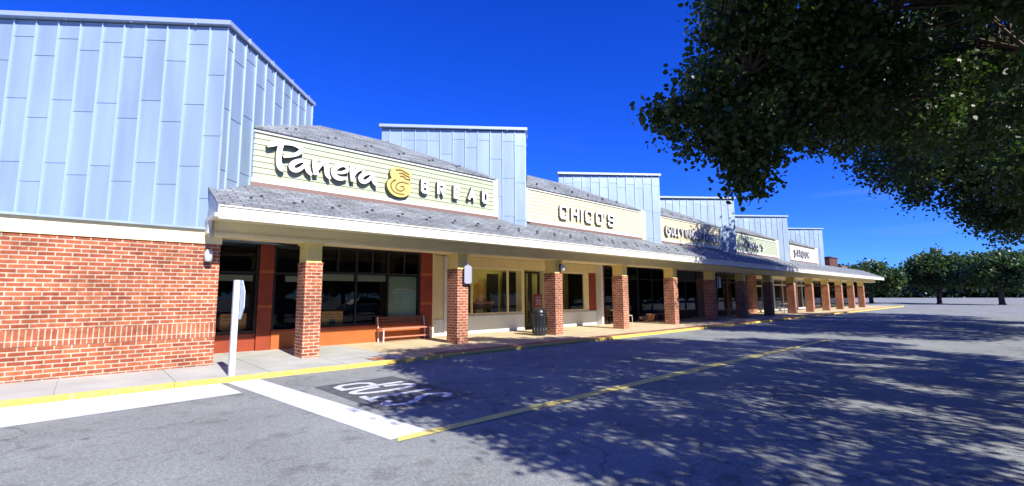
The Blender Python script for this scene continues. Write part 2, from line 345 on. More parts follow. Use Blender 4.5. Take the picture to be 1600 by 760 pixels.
BLOCK = dict(FONT); BLOCK.update({
 'C': [[(1,.68),(1,.86),(.86,1),(.14,1),(0,.86),(0,.14),(.14,0),(.86,0),(1,.14),(1,.32)]],
 'O': [[(.5,1),(.14,1),(0,.86),(0,.14),(.14,0),(.86,0),(1,.14),(1,.86),(.86,1),(.52,1)]],
 'S': [[(1,.7),(1,.88),(.86,1),(.14,1),(0,.88),(0,.62),(.14,.52),(.86,.52),(1,.42),(1,.12),(.86,0),(.14,0),(0,.12),(0,.3)]]})
def letter(ch, u0, v0, cw, chh, sw, org, U, V, N, th, mats, parent, font=FONT, name='letter'):
    mb = MB()
    for i, s in enumerate(font[ch]):
        o2 = Vector(org)+Vector(N)*(-.002*i)
        ribbon(mb, [(u0+x*cw, v0+y*chh) for x, y in s], sw, o2, U, V, N, th)
    return mb.build(name, mats, parent)
UX, UZ, NY = (1, 0, 0), (0, 0, 1), (0, -1, 0)

# ================================================================= SETTING
RZ = .05
m = MB(); m.quad((-700,-700,RZ), (900,-700,RZ), (900,900,RZ), (-700,900,RZ)); struct(m.build('parking_lot', 'asphalt'))
KY = 9.96
m = MB()
x = -14
while x < 74:                       # slabs with joints
    m.box(x+.008, x+1.52, KY+.13, 14.62, -.05, .13, 0 if x < 5.2 else 1); x += 1.528
m.box(-14, 74, KY+.17, 14.62, -.06, .118, 0)
sw = struct(m.build('sidewalk', ['concrete', 'concrete_warm']))
m = MB(); m.box(6.4, 74, KY+.17, KY+.62, .05, .134); struct(m.build('brick_paver_band', 'paver'))
m = MB(); x = -14
while x < 74:
    m.add([(x,KY+.02,-.05),(x+3.04,KY+.02,-.05),(x+3.04,KY+.03,.112),(x,KY+.03,.112),(x,KY+.055,.137),(x+3.04,KY+.055,.137),(x,KY+.125,.137),(x+3.04,KY+.125,.137),(x,KY+.125,-.05),(x+3.04,KY+.125,-.05)],
          [(0,1,2,3),(3,2,5,4),(4,5,7,6),(6,7,9,8),(0,3,4,6,8),(1,9,7,5,2)]); x += 3.05
struct(m.build('kerb', 'kerb_yellow'))
def mark(name, polys, mtl, z=RZ+.004):
    m = MB()
    for p in polys:
        n = len(p); m.add([(x, y, z) for x, y in p], [tuple(range(n))])
    return struct(m.build(name, mtl))
mark('stop_line', [[(2.56,4.77),(3.06,4.80),(2.55,9.96),(2.02,9.96)]], 'paint_white')
mark('crosswalk_line', [[(-3.2,8.2),(2.0,8.72),(1.92,9.96),(-3.2,9.96)]], 'paint_white')
mark('centre_line', [[(2.58,4.65),(18.9,4.53),(18.9,4.70),(10,4.86),(2.66,4.80)]], 'paint_yellow', RZ+.008)
mark('sealed_patch', [[(3.02,8.40),(3.10,6.02),(4.0,5.95),(4.62,6.0),(4.55,8.45)]], 'sealer')
# STOP: read from a car driving towards -X
m = MB()
for ch, yc, hw in (('P', 7.98, .2), ('O', 7.42, .2), ('T', 6.86, .22), ('S', 6.33, .19)):
    for s in FONT[ch]:
        ribbon(m, [((x-.5)*2*hw, y) for x, y in [(a, b*1.1+.03) for a, b in s]], .115, (4.42, yc, RZ+.009), (0, 1, 0), (-1, 0, 0), (0, 0, 1), .002)
struct(m.build('stop_marking', ['paint_worn', 'paint_worn']))
# utility cover in the pavement
t = thing('utility_cover', 'small square utility cover set in the pavement before the bench', 'cover', (5.23, 10.45, .13))
m = MB(); m.box(5.02, 5.44, 10.22, 10.70, .131, .136); m.build('cover_frame', 'brown_flashing', t)
m = MB()
for k in range(5): m.box(5.06, 5.40, 10.27+k*.083, 10.33+k*.083, .1365, .140)
m.build('grating', 'terracotta', t)

# ================================================================= BUILDING
B = thing('shopping_arcade', 'long brick and cream shopping arcade with zigzag blue metal roof towers', 'building', (30, 14.5, .13))
# --- towers
DL = (math.cos(R(-38)), math.sin(R(-38))); DR = (math.cos(R(47)), math.sin(R(47)))
NL = (DL[1], -DL[0]); NR = (DR[1], -DR[0])
corners = [(2.03, 12.02), (12.03, 12.39), (22.1, 12.55), (31.25, 12.4), (41.9, 12.5), (52.6, 12.7)]
TOP = 7.98
def cladding(m, P, d, n, length, z0, z1, rnd, first=0.0):
    pw = .47; s = first-pw if first > 0 else 0; c = 0
    while s < length-.02:
        a, b = max(s, 0), min(s+pw, length)
        if b-a > .03:
            z = z0; hgt = 1.45; z = z1-rnd.uniform(.4, 1.3) if c % 2 else z1-.35-rnd.uniform(0, .15)
            edges = [z1]
            while z > z0: edges.append(z); z -= hgt
            edges.append(z0)
            for i in range(len(edges)-1):
                t1, b1 = edges[i], edges[i+1]
                if t1-b1 < .01: continue
                mi = rnd.choice((0, 0, 1, 2, 3))
                A = lambda s_, dd, zz: (P[0]+d[0]*s_+n[0]*dd, P[1]+d[1]*s_+n[1]*dd, zz)
                m.add([A(a,.013,b1), A(b,.013,b1), A(b,.002,t1), A(a,.002,t1), A(a,-.02,b1), A(b,-.02,b1)], [(0,1,2,3), (0,4,5,1)], mi)
            if a > 0.02: m.obox(P, d, n, a-.011, a+.011, -.01, .04, z0, z1-.01, 4)
        s += pw; c += 1
def tower(cx, cy, z0l, rnd, ll=4.25):
    Pl = (cx-DL[0]*ll/DL[0], cy-DL[1]*ll/DL[0]); yb = Pl[1]; lr = (yb-cy)/DR[1]
    m = MB()
    lenl = math.hypot(cx-Pl[0], cy-Pl[1])
    cladding(m, Pl, DL, NL, lenl, z0l, TOP-.1, rnd, .3)
    cladding(m, (cx, cy), DR, NR, lr, z0l+.05, TOP-.1, rnd, .22)
    Pr = (cx+DR[0]*lr, cy+DR[1]*lr)
    m.obox((cx, cy), DL, NL, -.02, .012, -.02, .012, z0l, TOP-.1, 4)     # corner trim
    m.quad((Pr[0],Pr[1],z0l), (Pl[0],Pl[1],z0l), (Pl[0],Pl[1],TOP-.05), (Pr[0],Pr[1],TOP-.05), 0)
    m.add([(Pl[0],Pl[1],z0l),(cx,cy,z0l),(Pr[0],Pr[1],z0l)], [(0,2,1)], 0)
    o = m.build('metal_tower', ['zinc0', 'zinc1', 'zinc2', 'zinc3', 'zinc_rib'], B)
    c = MB()
    def off(P, k):   # outline grown by k
        pass
    g = .10
    ci = (cx, cy-g*1.37)
    pl = (Pl[0]+NL[0]*g-.1, Pl[1]+NL[1]*g); pr = (Pr[0]+NR[0]*g, Pr[1]+NR[1]*g+.05)
    c.prism([pl, ci, pr, (pr[0]-.08, yb+.07), (pl[0]+.05, yb+.07)], TOP-.075, TOP+.03)
    for s in np.arange(.5, lenl, 1.4): c.obox(Pl, DL, NL, s, s+.03, g, g+.012, TOP-.11, TOP+.04)
    for s in np.arange(.7, lr, 1.1): c.obox((cx, cy), DR, NR, s, s+.03, g, g+.012, TOP-.11, TOP+.04)
    c.build('coping', 'coping', o)
    return Pl, Pr
rnd = random.Random(3); TP = []
for i, (cx, cy) in enumerate(corners): TP.append(tower(cx, cy, 3.09 if i == 0 else 3.6, rnd))
# --- canopy roof
S1, YF, ZF = .45, 10.95, 3.535
rz = lambda y: ZF+S1*(y-YF)
X0, X1 = 1.86, 70.0
m = MB()
m.add([(X0,YF,ZF),(X1,YF,ZF),(X1,13.02,rz(13.02)),(X0,13.02,rz(13.02)),(X0,YF,ZF-.03),(X1,YF,ZF-.03),(X1,13.02,rz(13.02)-.12),(X0,13.02,rz(13.02)-.12)],
      [(0,1,2,3),(4,7,6,5),(0,4,5,1),(1,5,6,2),(2,6,7,3),(3,7,4,0)])
roof = m.build('canopy_roof', 'shingle', B)
def guards(par, zf, y0, ys, xs):
    for x, y in xs:
        mm_ = MB(); z = zf(y)
        mm_.box(x-.03, x+.03, y-.02, y+.03, z-.01, z+.05); mm_.box(x-.008, x+.008, y+.03, y+.10, z-.005, z+.03)
        mm_.build('snow_guard', 'guard', par)
xs = []; x = 2.6; k = 0
while x < 40:
    xs.append((x, 11.55)); xs.append((x+.28, 11.82)); x += .92
guards(roof, rz, 0, 0, xs)
# fascia, crown, soffit, beam, ceiling
m = MB(); m.box(X0+.04, X1, YF+.03, YF+.06, 3.215, 3.47); m.box(X0+.02, X1, YF+.005, YF+.06, 3.47, ZF-.032); m.build('fascia', 'white', B)
m = MB(); m.box(X0+.06, X1, YF+.062, 11.84, 3.262, 3.30); m.build('soffit', 'soffit', B)
m = MB(); m.box(X0+.12, X1, 11.845, 12.45, 2.95, 3.30); m.box(X0+.12, X1, 11.80, 11.844, 2.95, 3.02); m.build('beam', 'cream', B)
m = MB(); m.box(2.2, X1, 12.452, 14.7, 3.16, 3.2)
for x in np.arange(5, 64, 4.55): m.box(x, x+.9, 12.75, 12.82, 3.11, 3.159)
m.build('ceiling', 'cream', B)
m = MB()   # gable end of the canopy
m.prism([(X0+.02,YF+.02),(X0+.06,YF+.02),(X0+.06,12.1),(X0+.02,12.1)], 3.30, 3.50)
m.add([(X0+.03,YF+.05,3.49),(X0+.03,12.3,3.49),(X0+.03,12.3,rz(12.3)-.1),(X0+.03,YF+.1,ZF-.03)], [(0,3,2,1)])
m.box(X0+.05, X0+.13, 11.86, 12.3, 2.92, 3.31)
m.build('gable_end', 'grey_trim', B)
m = MB(); m.box(X0-.03, X0+.05, YF+.03, 11.95, 3.25, 3.33); m.box(X0-.02, X0+.045, 11.7, 12.2, 2.98, 3.32); m.build('return_trim', 'white', B)
# --- columns
fx = [3.96, 8.55, 13.06, 17.47, 21.93, 26.38, 30.75, 35.45, 40.35, 44.9, 49.65, 54.3, 59.0, 63.6]
for i, x in enumerate(fx):
    m = MB(); m.box(x, x+.42, 11.88, 12.44, .128, 2.39); m.box(x-.008, x+.428, 11.872, 12.448, 2.392, 2.455)
    c = m.build('column', ['brick'], B)
    q = MB(); q.bbox(x+.02, x+.40, 11.9, 12.42, 2.457, 2.948, .006); q.box(x-.02, x+.44, 11.862, 12.455, 2.90, 2.9485)
    q.build('capital', 'capital', c)
# --- brick end wall at the left
m = MB(); m.box(-14, 2.17, 12.1, 14.7, .128, .74); m.box(-14, 2.17, 12.1, 14.7, 1.04, 2.78); bw_ = m.build('end_wall', 'brick', B)
m = MB(); m.box(-14, 2.175, 12.085, 14.7, .741, 1.039); m.build('soldier_course', 'brick_vertical', bw_)
m = MB(); m.box(-14, 2.19, 12.07, 14.7, 2.781, 3.085); m.build('frieze', 'cream', bw_)
m = MB(); m.box(-14, 1.84, 11.99, 14.7, 3.086, 3.13)
m.add([(-14,12.0,3.13),(1.84,12.0,3.13),(1.84,15.3,3.3),(-14,15.3,3.3)], [(0,1,2,3)]); m.build('ledge', 'zinc1', bw_)
m = MB(); m.box(-14, -1.9, 15.2, 15.9, 3.0, 7.6); m.build('rear_wall', 'zinc0', B)
# --- upper roofs and walls behind signs
bays = [(2.78, 11.0), (12.62, 20.75), (22.75, 30.25), (32.3, 40.55), (42.9, 51.0)]
S2 = .52; uz = lambda y: 5.985+S2*(y-12.93)
for i, (a, b) in enumerate(bays):
    xl, xr = corners[i][0]+.75, corners[i+1][0]-.7
    m = MB(); m.box(xl, xr, 13.02, 13.2, 4.2, 5.99); m.build('sign_wall', 'cream_siding', B)
    m = MB(); m.box(max(a-.05, xl), b+.1, 12.90, 13.018, 4.40, 4.515); m.build('flashing', 'brown_flashing', B)
    m = MB(); y0, y1 = 12.88, 15.66
    xl2, xr2 = corners[i][0]-2.2, corners[i+1][0]+.3
    m.add([(a-.04,y0,uz(y0)),(b+.03,y0,uz(y0)),(b+.03,y0,uz(y0)-.05),(a-.04,y0,uz(y0)-.05)], [(0,1,2,3)])
    dx = (y1-y0)
    m.add([(a-.04,y0,uz(y0)),(b+.03,y0,uz(y0)),(b+.03-2.9,y1,uz(y1)),(a-.04+2.75,y1,uz(y1)),(a-.04+2.75,y1+3.5,uz(y1)-1.6),(b+.03-2.9,y1+3.5,uz(y1)-1.6)], [(0,1,2,3),(3,2,5,4)])
    ur = m.build('upper_roof', 'shingle', B)
    gs = []; x = a+.9; k = 0
    while x < b-1.2 and i < 3:
        gs.append((x+.1, 13.35)); gs.append((x+.42, 13.62)); x += 1.15
    guards(ur, uz, 0, 0, gs)
# closing roof behind
m = MB(); m.add([(50.5,13.0,rz(13.0)),(70,13.0,rz(13.0)),(70,19,4.4),(50.5,19,4.4)], [(0,1,2,3)]); m.build('flat_roof', 'shingle', B)
m = MB(); m.box(-14, 72, 19.0, 34, .1, 4.4); m.box(70.0, 72, 14.6, 19, .1, 4.35); m.build('rear_block', 'brick_dark', B)
m = MB(); m.box(61.3, 64.6, 14.3, 17, 4.3, 5.7); m.box(61.2, 64.7, 14.2, 17.1, 5.7, 5.8); m.build('chimney', 'brick_dark', B)
m = MB(); m.box(66.4, 69, 14.3, 17, 4.3, 5.0); m.build('vent_housing', 'brown_flashing', B)

# --- shopfronts
def window(x0, x1, z0, z1, y, vs, hs_, mtl='dark_frame', fw=.06, glass='glass', dep=.08, holes=True):
    m = MB(); m.box(x0, x1, y-dep/2, y+dep/2, z0, z0+fw); m.box(x0, x1, y-dep/2, y+dep/2, z1-fw, z1)
    for x in [x0+fw/2]+list(vs)+[x1-fw/2]: m.box(x-fw/2, x+fw/2, y-dep/2-.002, y+dep/2+.002, z0+fw, z1-fw)
    xs_ = [x0]+list(vs)+[x1]
    for h_ in hs_:
        for a, b in zip(xs_[:-1], xs_[1:]): m.box(a+fw/2, b-fw/2, y-dep/2+.004, y+dep/2-.004, h_-fw/2, h_+fw/2)
    o = m.build('window', mtl, B)
    p = MB(); p.quad((x0+.01,y+.005,z0+.01), (x1-.01,y+.005,z0+.01), (x1-.01,y+.005,z1-.01), (x0+.01,y+.005,z1-.01)); p.build('pane', glass, o)
    return o
def door(x0, x1, z1, y, mtl='dark_frame', glass='glass', z0=.13):
    m = MB(); f = .09
    m.box(x0, x0+f, y-.03, y+.03, z0+.02, z1); m.box(x1-f, x1, y-.03, y+.03, z0+.02, z1); m.box(x0+f, x1-f, y-.028, y+.028, z1-f, z1); m.box(x0+f, x1-f, y-.028, y+.028, z0+.02, z0+.25)
    o = m.build('door', mtl, B); p = MB(); p.quad((x0+.02,y,z0+.1), (x1-.02,y,z0+.1), (x1-.02,y,z1-.02), (x0+.02,y,z1-.02)); p.build('pane', glass, o)
    h_ = MB(); h_.tube([(x1-.16,y-.09,.95), (x1-.16,y-.09,1.35)], .013); h_.tube([(x1-.16,y-.09,.97),(x1-.16,y-.02,.97)], .01); h_.tube([(x1-.16,y-.09,1.33),(x1-.16,y-.02,1.33)], .01); h_.build('handle', 'coping', o)
    return o
def wallbox(name, mtl, *b):
    m = MB()
    for q in b: m.box(*q)
    return m.build(name, mtl, B)
Y1 = 14.5
# bakery cafe front
window(2.45, 3.55, .62, 3.15, Y1, [], [2.28])
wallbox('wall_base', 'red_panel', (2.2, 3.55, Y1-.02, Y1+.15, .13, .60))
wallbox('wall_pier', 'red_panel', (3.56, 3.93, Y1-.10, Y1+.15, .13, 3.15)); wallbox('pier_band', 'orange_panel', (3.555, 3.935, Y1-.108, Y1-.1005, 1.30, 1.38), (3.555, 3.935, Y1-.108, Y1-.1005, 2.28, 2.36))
window(3.94, 5.12, .62, 3.15, Y1-.05, [], [2.28])
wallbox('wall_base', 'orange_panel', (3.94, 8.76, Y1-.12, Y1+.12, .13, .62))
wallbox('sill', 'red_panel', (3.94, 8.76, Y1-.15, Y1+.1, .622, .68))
window(5.14, 8.76, .69, 3.15, Y1-.02, [6.41, 7.52], [2.35])
m = MB()
for x in (5.80, 6.95, 8.13): m.box(x-.025, x+.025, Y1-.058, Y1+.02, 2.385, 3.085)
m.build('transom_bar', 'dark_frame', B)
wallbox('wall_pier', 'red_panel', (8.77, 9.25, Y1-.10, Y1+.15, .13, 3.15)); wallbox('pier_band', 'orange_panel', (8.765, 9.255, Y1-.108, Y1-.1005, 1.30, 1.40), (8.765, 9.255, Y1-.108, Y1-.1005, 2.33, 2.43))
for a, b in ((5.2, 6.38), (6.44, 7.49)): wallbox('pale_strip', 'pale_strip', (a, b, Y1+.06, Y1+.09, 2.10, 2.31))  # plain pale green strips set high behind the cafe panes
wallbox('pale_strip', 'pale_strip', (2.55, 3.45, Y1+.1, Y1+.13, 2.05, 2.22)); wallbox('pale_strip', 'pale_strip', (4.3, 5.05, Y1+.06, Y1+.09, 2.05, 2.22))
rb = wallbox('roller_blind', 'blind_green', (7.58, 8.68, Y1+.05, Y1+.07, .78, 2.29))
m = MB(); ribbon(m, catmull([(7.75,1.80,.02),(8.0,1.84,.05),(8.3,1.84,.05),(8.52,1.80,.03),(8.66,1.78,.015)],5), .04, (0,Y1+.046,0), UX, UZ, NY, .003)
ribbon(m, catmull([(7.75,1.75,.02),(8.0,1.74,.03),(8.2,1.75,.02),(8.5,1.75,.01)],5), .04, (0,Y1+.046,0), UX, UZ, NY, .003); m.build('blind_lettering', ['letter_white', 'letter_white'], rb)
# clothing store front, set a little back with cream siding
Y2 = 14.8
wallbox('side_wall', 'cream', (9.26, 9.34, Y1-.1, Y2+.1, .13, 3.15))
wallbox('wall_panel', 'cream', (9.345, 10.2, Y2-.02, Y2+.12, .74, 3.15)); wallbox('wall_panel_base', 'white_panel', (9.345, 10.2, Y2-.05, Y2+.12, .13, .739))
wallbox('corner_post', 'white_panel', (10.0, 10.12, Y2-.10, Y2-.051, .13, 3.1))
m = MB()
for k in range(5):
    z = 2.76+k*.078; m.add([(10.13,Y2-.13,z),(15.6,Y2-.13,z),(15.6,Y2-.11,z+.078),(10.13,Y2-.11,z+.078),(10.13,Y2-.1,z),(15.6,Y2-.1,z)], [(0,1,2,3),(0,4,5,1)])
    m.add([(16.3,Y2-.13,z),(19.3,Y2-.13,z),(19.3,Y2-.11,z+.078),(16.3,Y2-.11,z+.078),(16.3,Y2-.1,z),(19.3,Y2-.1,z)], [(0,1,2,3),(0,4,5,1)])
m.box(10.13, 19.3, Y2-.099, Y2+.1, 2.74, 3.15)
m.build('header_siding', 'cream', B)
wallbox('knee_wall', 'white_panel', (10.2, 14.15, Y2-.06, Y2+.1, .13, .80)); wallbox('knee_wall', 'white_panel', (16.35, 19.3, Y2-.06, Y2+.1, .13, .80))
wallbox('sill', 'grey_trim', (10.2, 14.15, Y2-.10, Y2+.1, .802, .85), (16.35, 19.3, Y2-.10, Y2+.1, .802, .85))
window(10.25, 14.12, .855, 2.74, Y2-.02, [11.32, 13.25], [], 'cream', .07, 'clear_glass')
window(16.4, 18.4, .855, 2.74, Y2-.02, [], [], 'cream', .08, 'clear_glass')
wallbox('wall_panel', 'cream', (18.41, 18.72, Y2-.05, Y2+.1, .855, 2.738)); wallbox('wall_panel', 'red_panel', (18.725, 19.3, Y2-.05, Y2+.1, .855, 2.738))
door(14.3, 14.95, 2.70, Y2+.35); door(14.97, 15.55, 2.70, Y2+.35)
wallbox('wall_panel', 'cream', (14.13, 14.25, Y2-.02, Y2+.4, .13, 2.74)); wallbox('wall_panel', 'cream', (15.62, 16.34, Y2-.04, Y2+.4, .13, 3.1))
wallbox('corner_post', 'white_panel', (19.31, 19.45, Y1-.1, Y2+.1, .13, 3.15))
# dark shopfronts
Y3 = 14.6
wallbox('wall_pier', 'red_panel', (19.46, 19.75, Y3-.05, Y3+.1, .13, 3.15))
window(19.76, 22.9, .16, 3.15, Y3, [21.3], [2.5]); 
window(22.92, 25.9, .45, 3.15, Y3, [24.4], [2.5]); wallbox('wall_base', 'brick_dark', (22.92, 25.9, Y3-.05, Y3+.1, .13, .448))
door(25.95, 26.9, 2.5, Y3); wallbox('transom', 'dark_frame', (25.92, 29.85, Y3-.03, Y3+.03, 2.505, 3.15)); 
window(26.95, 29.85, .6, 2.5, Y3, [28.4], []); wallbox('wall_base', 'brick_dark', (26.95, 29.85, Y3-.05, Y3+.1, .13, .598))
wallbox('wall_pier', 'brick', (29.87, 31.4, Y3-.1, Y3+.1, .13, 2.7)); wallbox('wall_panel', 'dark_frame', (29.87, 31.4, Y3-.08, Y3+.1, 2.702, 3.15))
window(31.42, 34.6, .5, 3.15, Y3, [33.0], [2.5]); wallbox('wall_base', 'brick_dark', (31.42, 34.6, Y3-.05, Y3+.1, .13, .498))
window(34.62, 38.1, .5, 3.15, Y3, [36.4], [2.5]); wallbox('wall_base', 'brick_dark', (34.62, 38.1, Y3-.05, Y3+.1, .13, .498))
wallbox('wall_pier', 'brick', (38.12, 40.1, Y3-.1, Y3+.1, .13, 3.15))
window(40.15, 44.0, .2, 3.0, Y3, [41.6, 42.9], [2.3], 'cream', .12); 
window(44.1, 48.6, .2, 3.0, Y3, [46.4], [2.45], 'grey_trim', .14)
window(48.8, 53.2, .2, 3.0, Y3, [50.3, 51.8], [2.45], 'grey_trim', .16)
window(53.4, 58.2, .2, 3.0, Y3, [55.6], [2.5], 'dark_frame', .12); window(58.3, 70, .2, 3.0, Y3, [61, 64, 67], [2.5], 'dark_frame', .12)
wallbox('wall_head', 'cream', (40.11, 70, Y3-.06, Y3+.1, 3.001, 3.15))
# rooms behind the glass
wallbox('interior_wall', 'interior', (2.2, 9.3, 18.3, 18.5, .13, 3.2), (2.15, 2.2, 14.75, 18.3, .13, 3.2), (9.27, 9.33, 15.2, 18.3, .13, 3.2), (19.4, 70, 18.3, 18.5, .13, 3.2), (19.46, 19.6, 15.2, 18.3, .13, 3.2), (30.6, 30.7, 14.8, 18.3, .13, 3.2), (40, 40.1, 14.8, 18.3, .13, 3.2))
wallbox('interior_wall', 'interior_olive', (9.4, 19.3, 16.6, 16.7, .13, 3.2))
lm = bpy.data.materials.new('shop_light'); lm.use_nodes = True; lb = lm.node_tree.nodes['Principled BSDF']
lb.inputs['Emission Color'].default_value = (1, .82, .45, 1); lb.inputs['Emission Strength'].default_value = 2.2; MATS['shop_light'] = lm
for x in (11.0, 12.7, 14.0, 17.2): wallbox('ceiling_light', 'shop_light', (x-.3, x+.3, 15.35, 15.95, 3.10, 3.14))
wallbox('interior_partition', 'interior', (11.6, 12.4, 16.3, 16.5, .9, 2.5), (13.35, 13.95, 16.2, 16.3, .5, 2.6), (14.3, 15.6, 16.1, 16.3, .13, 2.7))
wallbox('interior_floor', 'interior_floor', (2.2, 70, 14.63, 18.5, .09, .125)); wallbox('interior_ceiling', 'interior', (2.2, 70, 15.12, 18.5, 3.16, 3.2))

# ================================================================= SIGNS
def shop_sign(i, label, sid, zt=5.93, zb=4.52, xb=None):
    a, b = bays[i] if xb is None else xb
    t = thing('shop_sign', label, 'sign', ((a+b)/2, 12.96, 4.5), 'shop signs above the canopy roof')
    m = MB(); n = 8; hh = (zt-zb-.2)/n
    for k in range(n):
        z = zb+.1+k*hh
        m.add([(a+.08,12.952,z),(b-.08,12.952,z),(b-.08,12.972,z+hh),(a+.08,12.972,z+hh),(a+.08,12.98,z),(b-.08,12.98,z)], [(0,1,2,3),(0,4,5,1)])
    m.box(a+.08, b-.08, 12.981, 13.015, zb+.1, zt-.1); m.build('sign_board', sid, t)
    m = MB(); m.box(a, b, 12.925, 13.01, zt-.1, zt); m.box(a, b, 12.925, 13.01, zb, zb+.1)
    m.box(a, a+.1, 12.927, 13.01, zb+.1, zt-.1); m.box(b-.1, b, 12.927, 13.01, zb+.1, zt-.1); m.build('frame_trim', 'white', t)
    return t
LW = ['letter_white', 'letter_side']
t = shop_sign(0, 'green clapboard sign with white brush lettering and a yellow emblem over the cafe', 'green_siding')
YL = 12.80
def brush(strokes, name='letter'):
    m = MB()
    for i, s in enumerate(strokes): ribbon(m, catmull([(q[0], q[1], q[2]*1.06) for q in s], 6), .1, (0, YL-.002*i, 0), UX, UZ, NY, .13)
    return m.build(name, LW, t)
brush([[(3.19,5.46,.05),(3.28,5.54,.12),(3.55,5.64,.11),(3.82,5.66,.10),(4.02,5.58,.11),(3.97,5.46,.10),(3.82,5.36,.09),(3.58,5.27,.06)], [(3.52,5.62,.12),(3.47,5.35,.12),(3.48,5.1,.13),(3.53,4.97,.15),(3.60,4.90,.10)]])
def la(dx): brush([[(4.19+dx,5.25,.07),(4.03+dx,5.25,.10),(3.87+dx,5.17,.12),(3.79+dx,5.06,.13),(3.84+dx,4.97,.12),(3.96+dx,4.98,.10),(4.08+dx,5.09,.09),(4.17+dx,5.22,.07)], [(4.18+dx,5.30,.10),(4.17+dx,5.15,.12),(4.23+dx,5.0,.12),(4.32+dx,4.90,.06)]])
la(0)
brush([[(4.38,5.36,.10),(4.40,5.15,.13),(4.44,4.93,.12)], [(4.45,5.05,.06),(4.56,5.25,.10),(4.67,5.32,.13),(4.71,5.18,.13),(4.74,5.0,.12),(4.83,4.88,.06)]])
brush([[(4.98,5.10,.07),(5.15,5.12,.08),(5.29,5.20,.09),(5.30,5.30,.09),(5.17,5.35,.11),(5.0,5.27,.13),(4.91,5.12,.14),(4.97,4.98,.13),(5.12,4.94,.11),(5.32,5.0,.05)]])
brush([[(5.44,5.37,.11),(5.45,5.15,.13),(5.49,4.92,.12)], [(5.50,5.10,.06),(5.58,5.25,.10),(5.70,5.34,.10),(5.80,5.35,.07)]])
la(1.92)
# emblem
m = MB()
def blob(m, pts, y, th, mi=0):
    n = len(pts)
    m.v += [(x, y, z) for x, z in pts]+[(x, y+th, z) for x, z in pts]; k = len(m.v)-2*n
    m.f += [tuple(k+i for i in range(n))]+[(k+(i+1)%n, k+i, k+n+i, k+n+(i+1)%n) for i in range(n)]; m.m += [mi]+[1]*n
low = [(6.97+.42*math.cos(a)*(1+.04*math.sin(3*a)), 4.98+.315*math.sin(a)) for a in np.linspace(0, 2*math.pi, 28, endpoint=False)]
upb = catmull([(6.66,5.30),(6.66,5.45),(6.78,5.57),(6.98,5.61),(7.18,5.57),(7.34,5.50),(7.42,5.42),(7.34,5.38),(7.38,5.32),(7.28,5.30),(7.30,5.22),(7.0,5.13),(6.75,5.2),(6.66,5.30)], 3)[:-1]
blob(m, low, 12.80, .12); blob(m, upb, 12.803, .12)
e = m.build('emblem', ['emblem_yellow', 'emblem_side'], t)
m = MB()
for k, s in enumerate([[(6.74,4.85),(6.68,5.02),(6.80,5.2)], [(6.86,5.2),(6.68,5.05),(6.74,4.85),(6.95,4.77),(7.15,4.78)], [(7.3,5.13),(7.05,5.15),(6.88,5.06),(6.86,4.92),(7.0,4.86),(7.13,4.93),(7.1,5.02),(7.0,5.0)],
          [(6.83,5.5),(7.0,5.53),(7.15,5.49),(7.3,5.43)], [(6.95,5.42),(7.08,5.43),(7.2,5.38),(7.32,5.36)], [(6.98,5.33),(7.1,5.34),(7.2,5.27),(7.3,5.28)]]):
    ribbon(m, catmull(s, 6), .038, (0, 12.795-.0015*k, 0), UX, UZ, NY, .004)
m.build('emblem_line', ['emblem_line', 'emblem_line'], e)
for ch, x, wd in (('B', 7.80, .20), ('R', 8.42, .22), ('E', 9.08, .18), ('A', 9.68, .26), ('D', 10.33, .20)):
    letter(ch, x, 4.97, wd, .36, .10, (0, YL, 0), UX, UZ, NY, .12, LW, t)
t = shop_sign(1, 'cream clapboard sign reading CHICO\'S in blocky white capitals', 'cream_siding')
LC = ['letter_white', 'letter_side']
for ch, x, wd in (('C', 14.55, .42), ('H', 15.28, .42), ('I', 15.90, .1), ('C', 16.26, .42), ('O', 17.02, .42), ("'", 17.62, .1), ('S', 17.94, .42)):
    letter(ch, x, 4.88, wd, .50, .12, (0, 12.84, 0), UX, UZ, NY, .08, LC, t, BLOCK)
t = shop_sign(2, 'cream sign with a long row of crowded grey letters, partly in tree shade', 'cream_siding')
def word(text, x, z, adv, cw, hh, sw, t, mats, y=12.82, font=FONT):
    for ch in text:
        if ch != ' ': letter(ch, x, z, cw if ch not in "I'" else cw*.4, hh, sw, (0, y, 0), UX, UZ, NY, .1, mats, t, font)
        x += adv if ch not in "I'" else adv*.6
LP = ['letter_pale', 'letter_side']
letter('G', 23.15, 4.86, .42, .52, .11, (0, 12.82, 0), UX, UZ, NY, .1, LP, t); word('ULLY', 23.75, 4.92, .36, .24, .42, .08, t, LP)
word('WINDOW', 25.3, 4.92, .36, .25, .42, .08, t, LP); word('FASHION', 27.6, 4.92, .30, .2, .40, .07, t, LP)
t = shop_sign(3, 'green sign with a small white word and apostrophe, half shaded by a tree', 'green_siding', 5.80, 4.52)
word("NICOL'S", 34.6, 4.9, .48, .32, .42, .075, t, ['letter_white', 'letter_side'])
t = shop_sign(4, 'white sign with tall dark edged letters above the far shops', 'white_siding', 5.74, 4.52, (43.7, 50.8))
word('SANOOK', 44.5, 4.85, .72, .46, .56, .085, t, ['letter_pale', 'letter_side'])

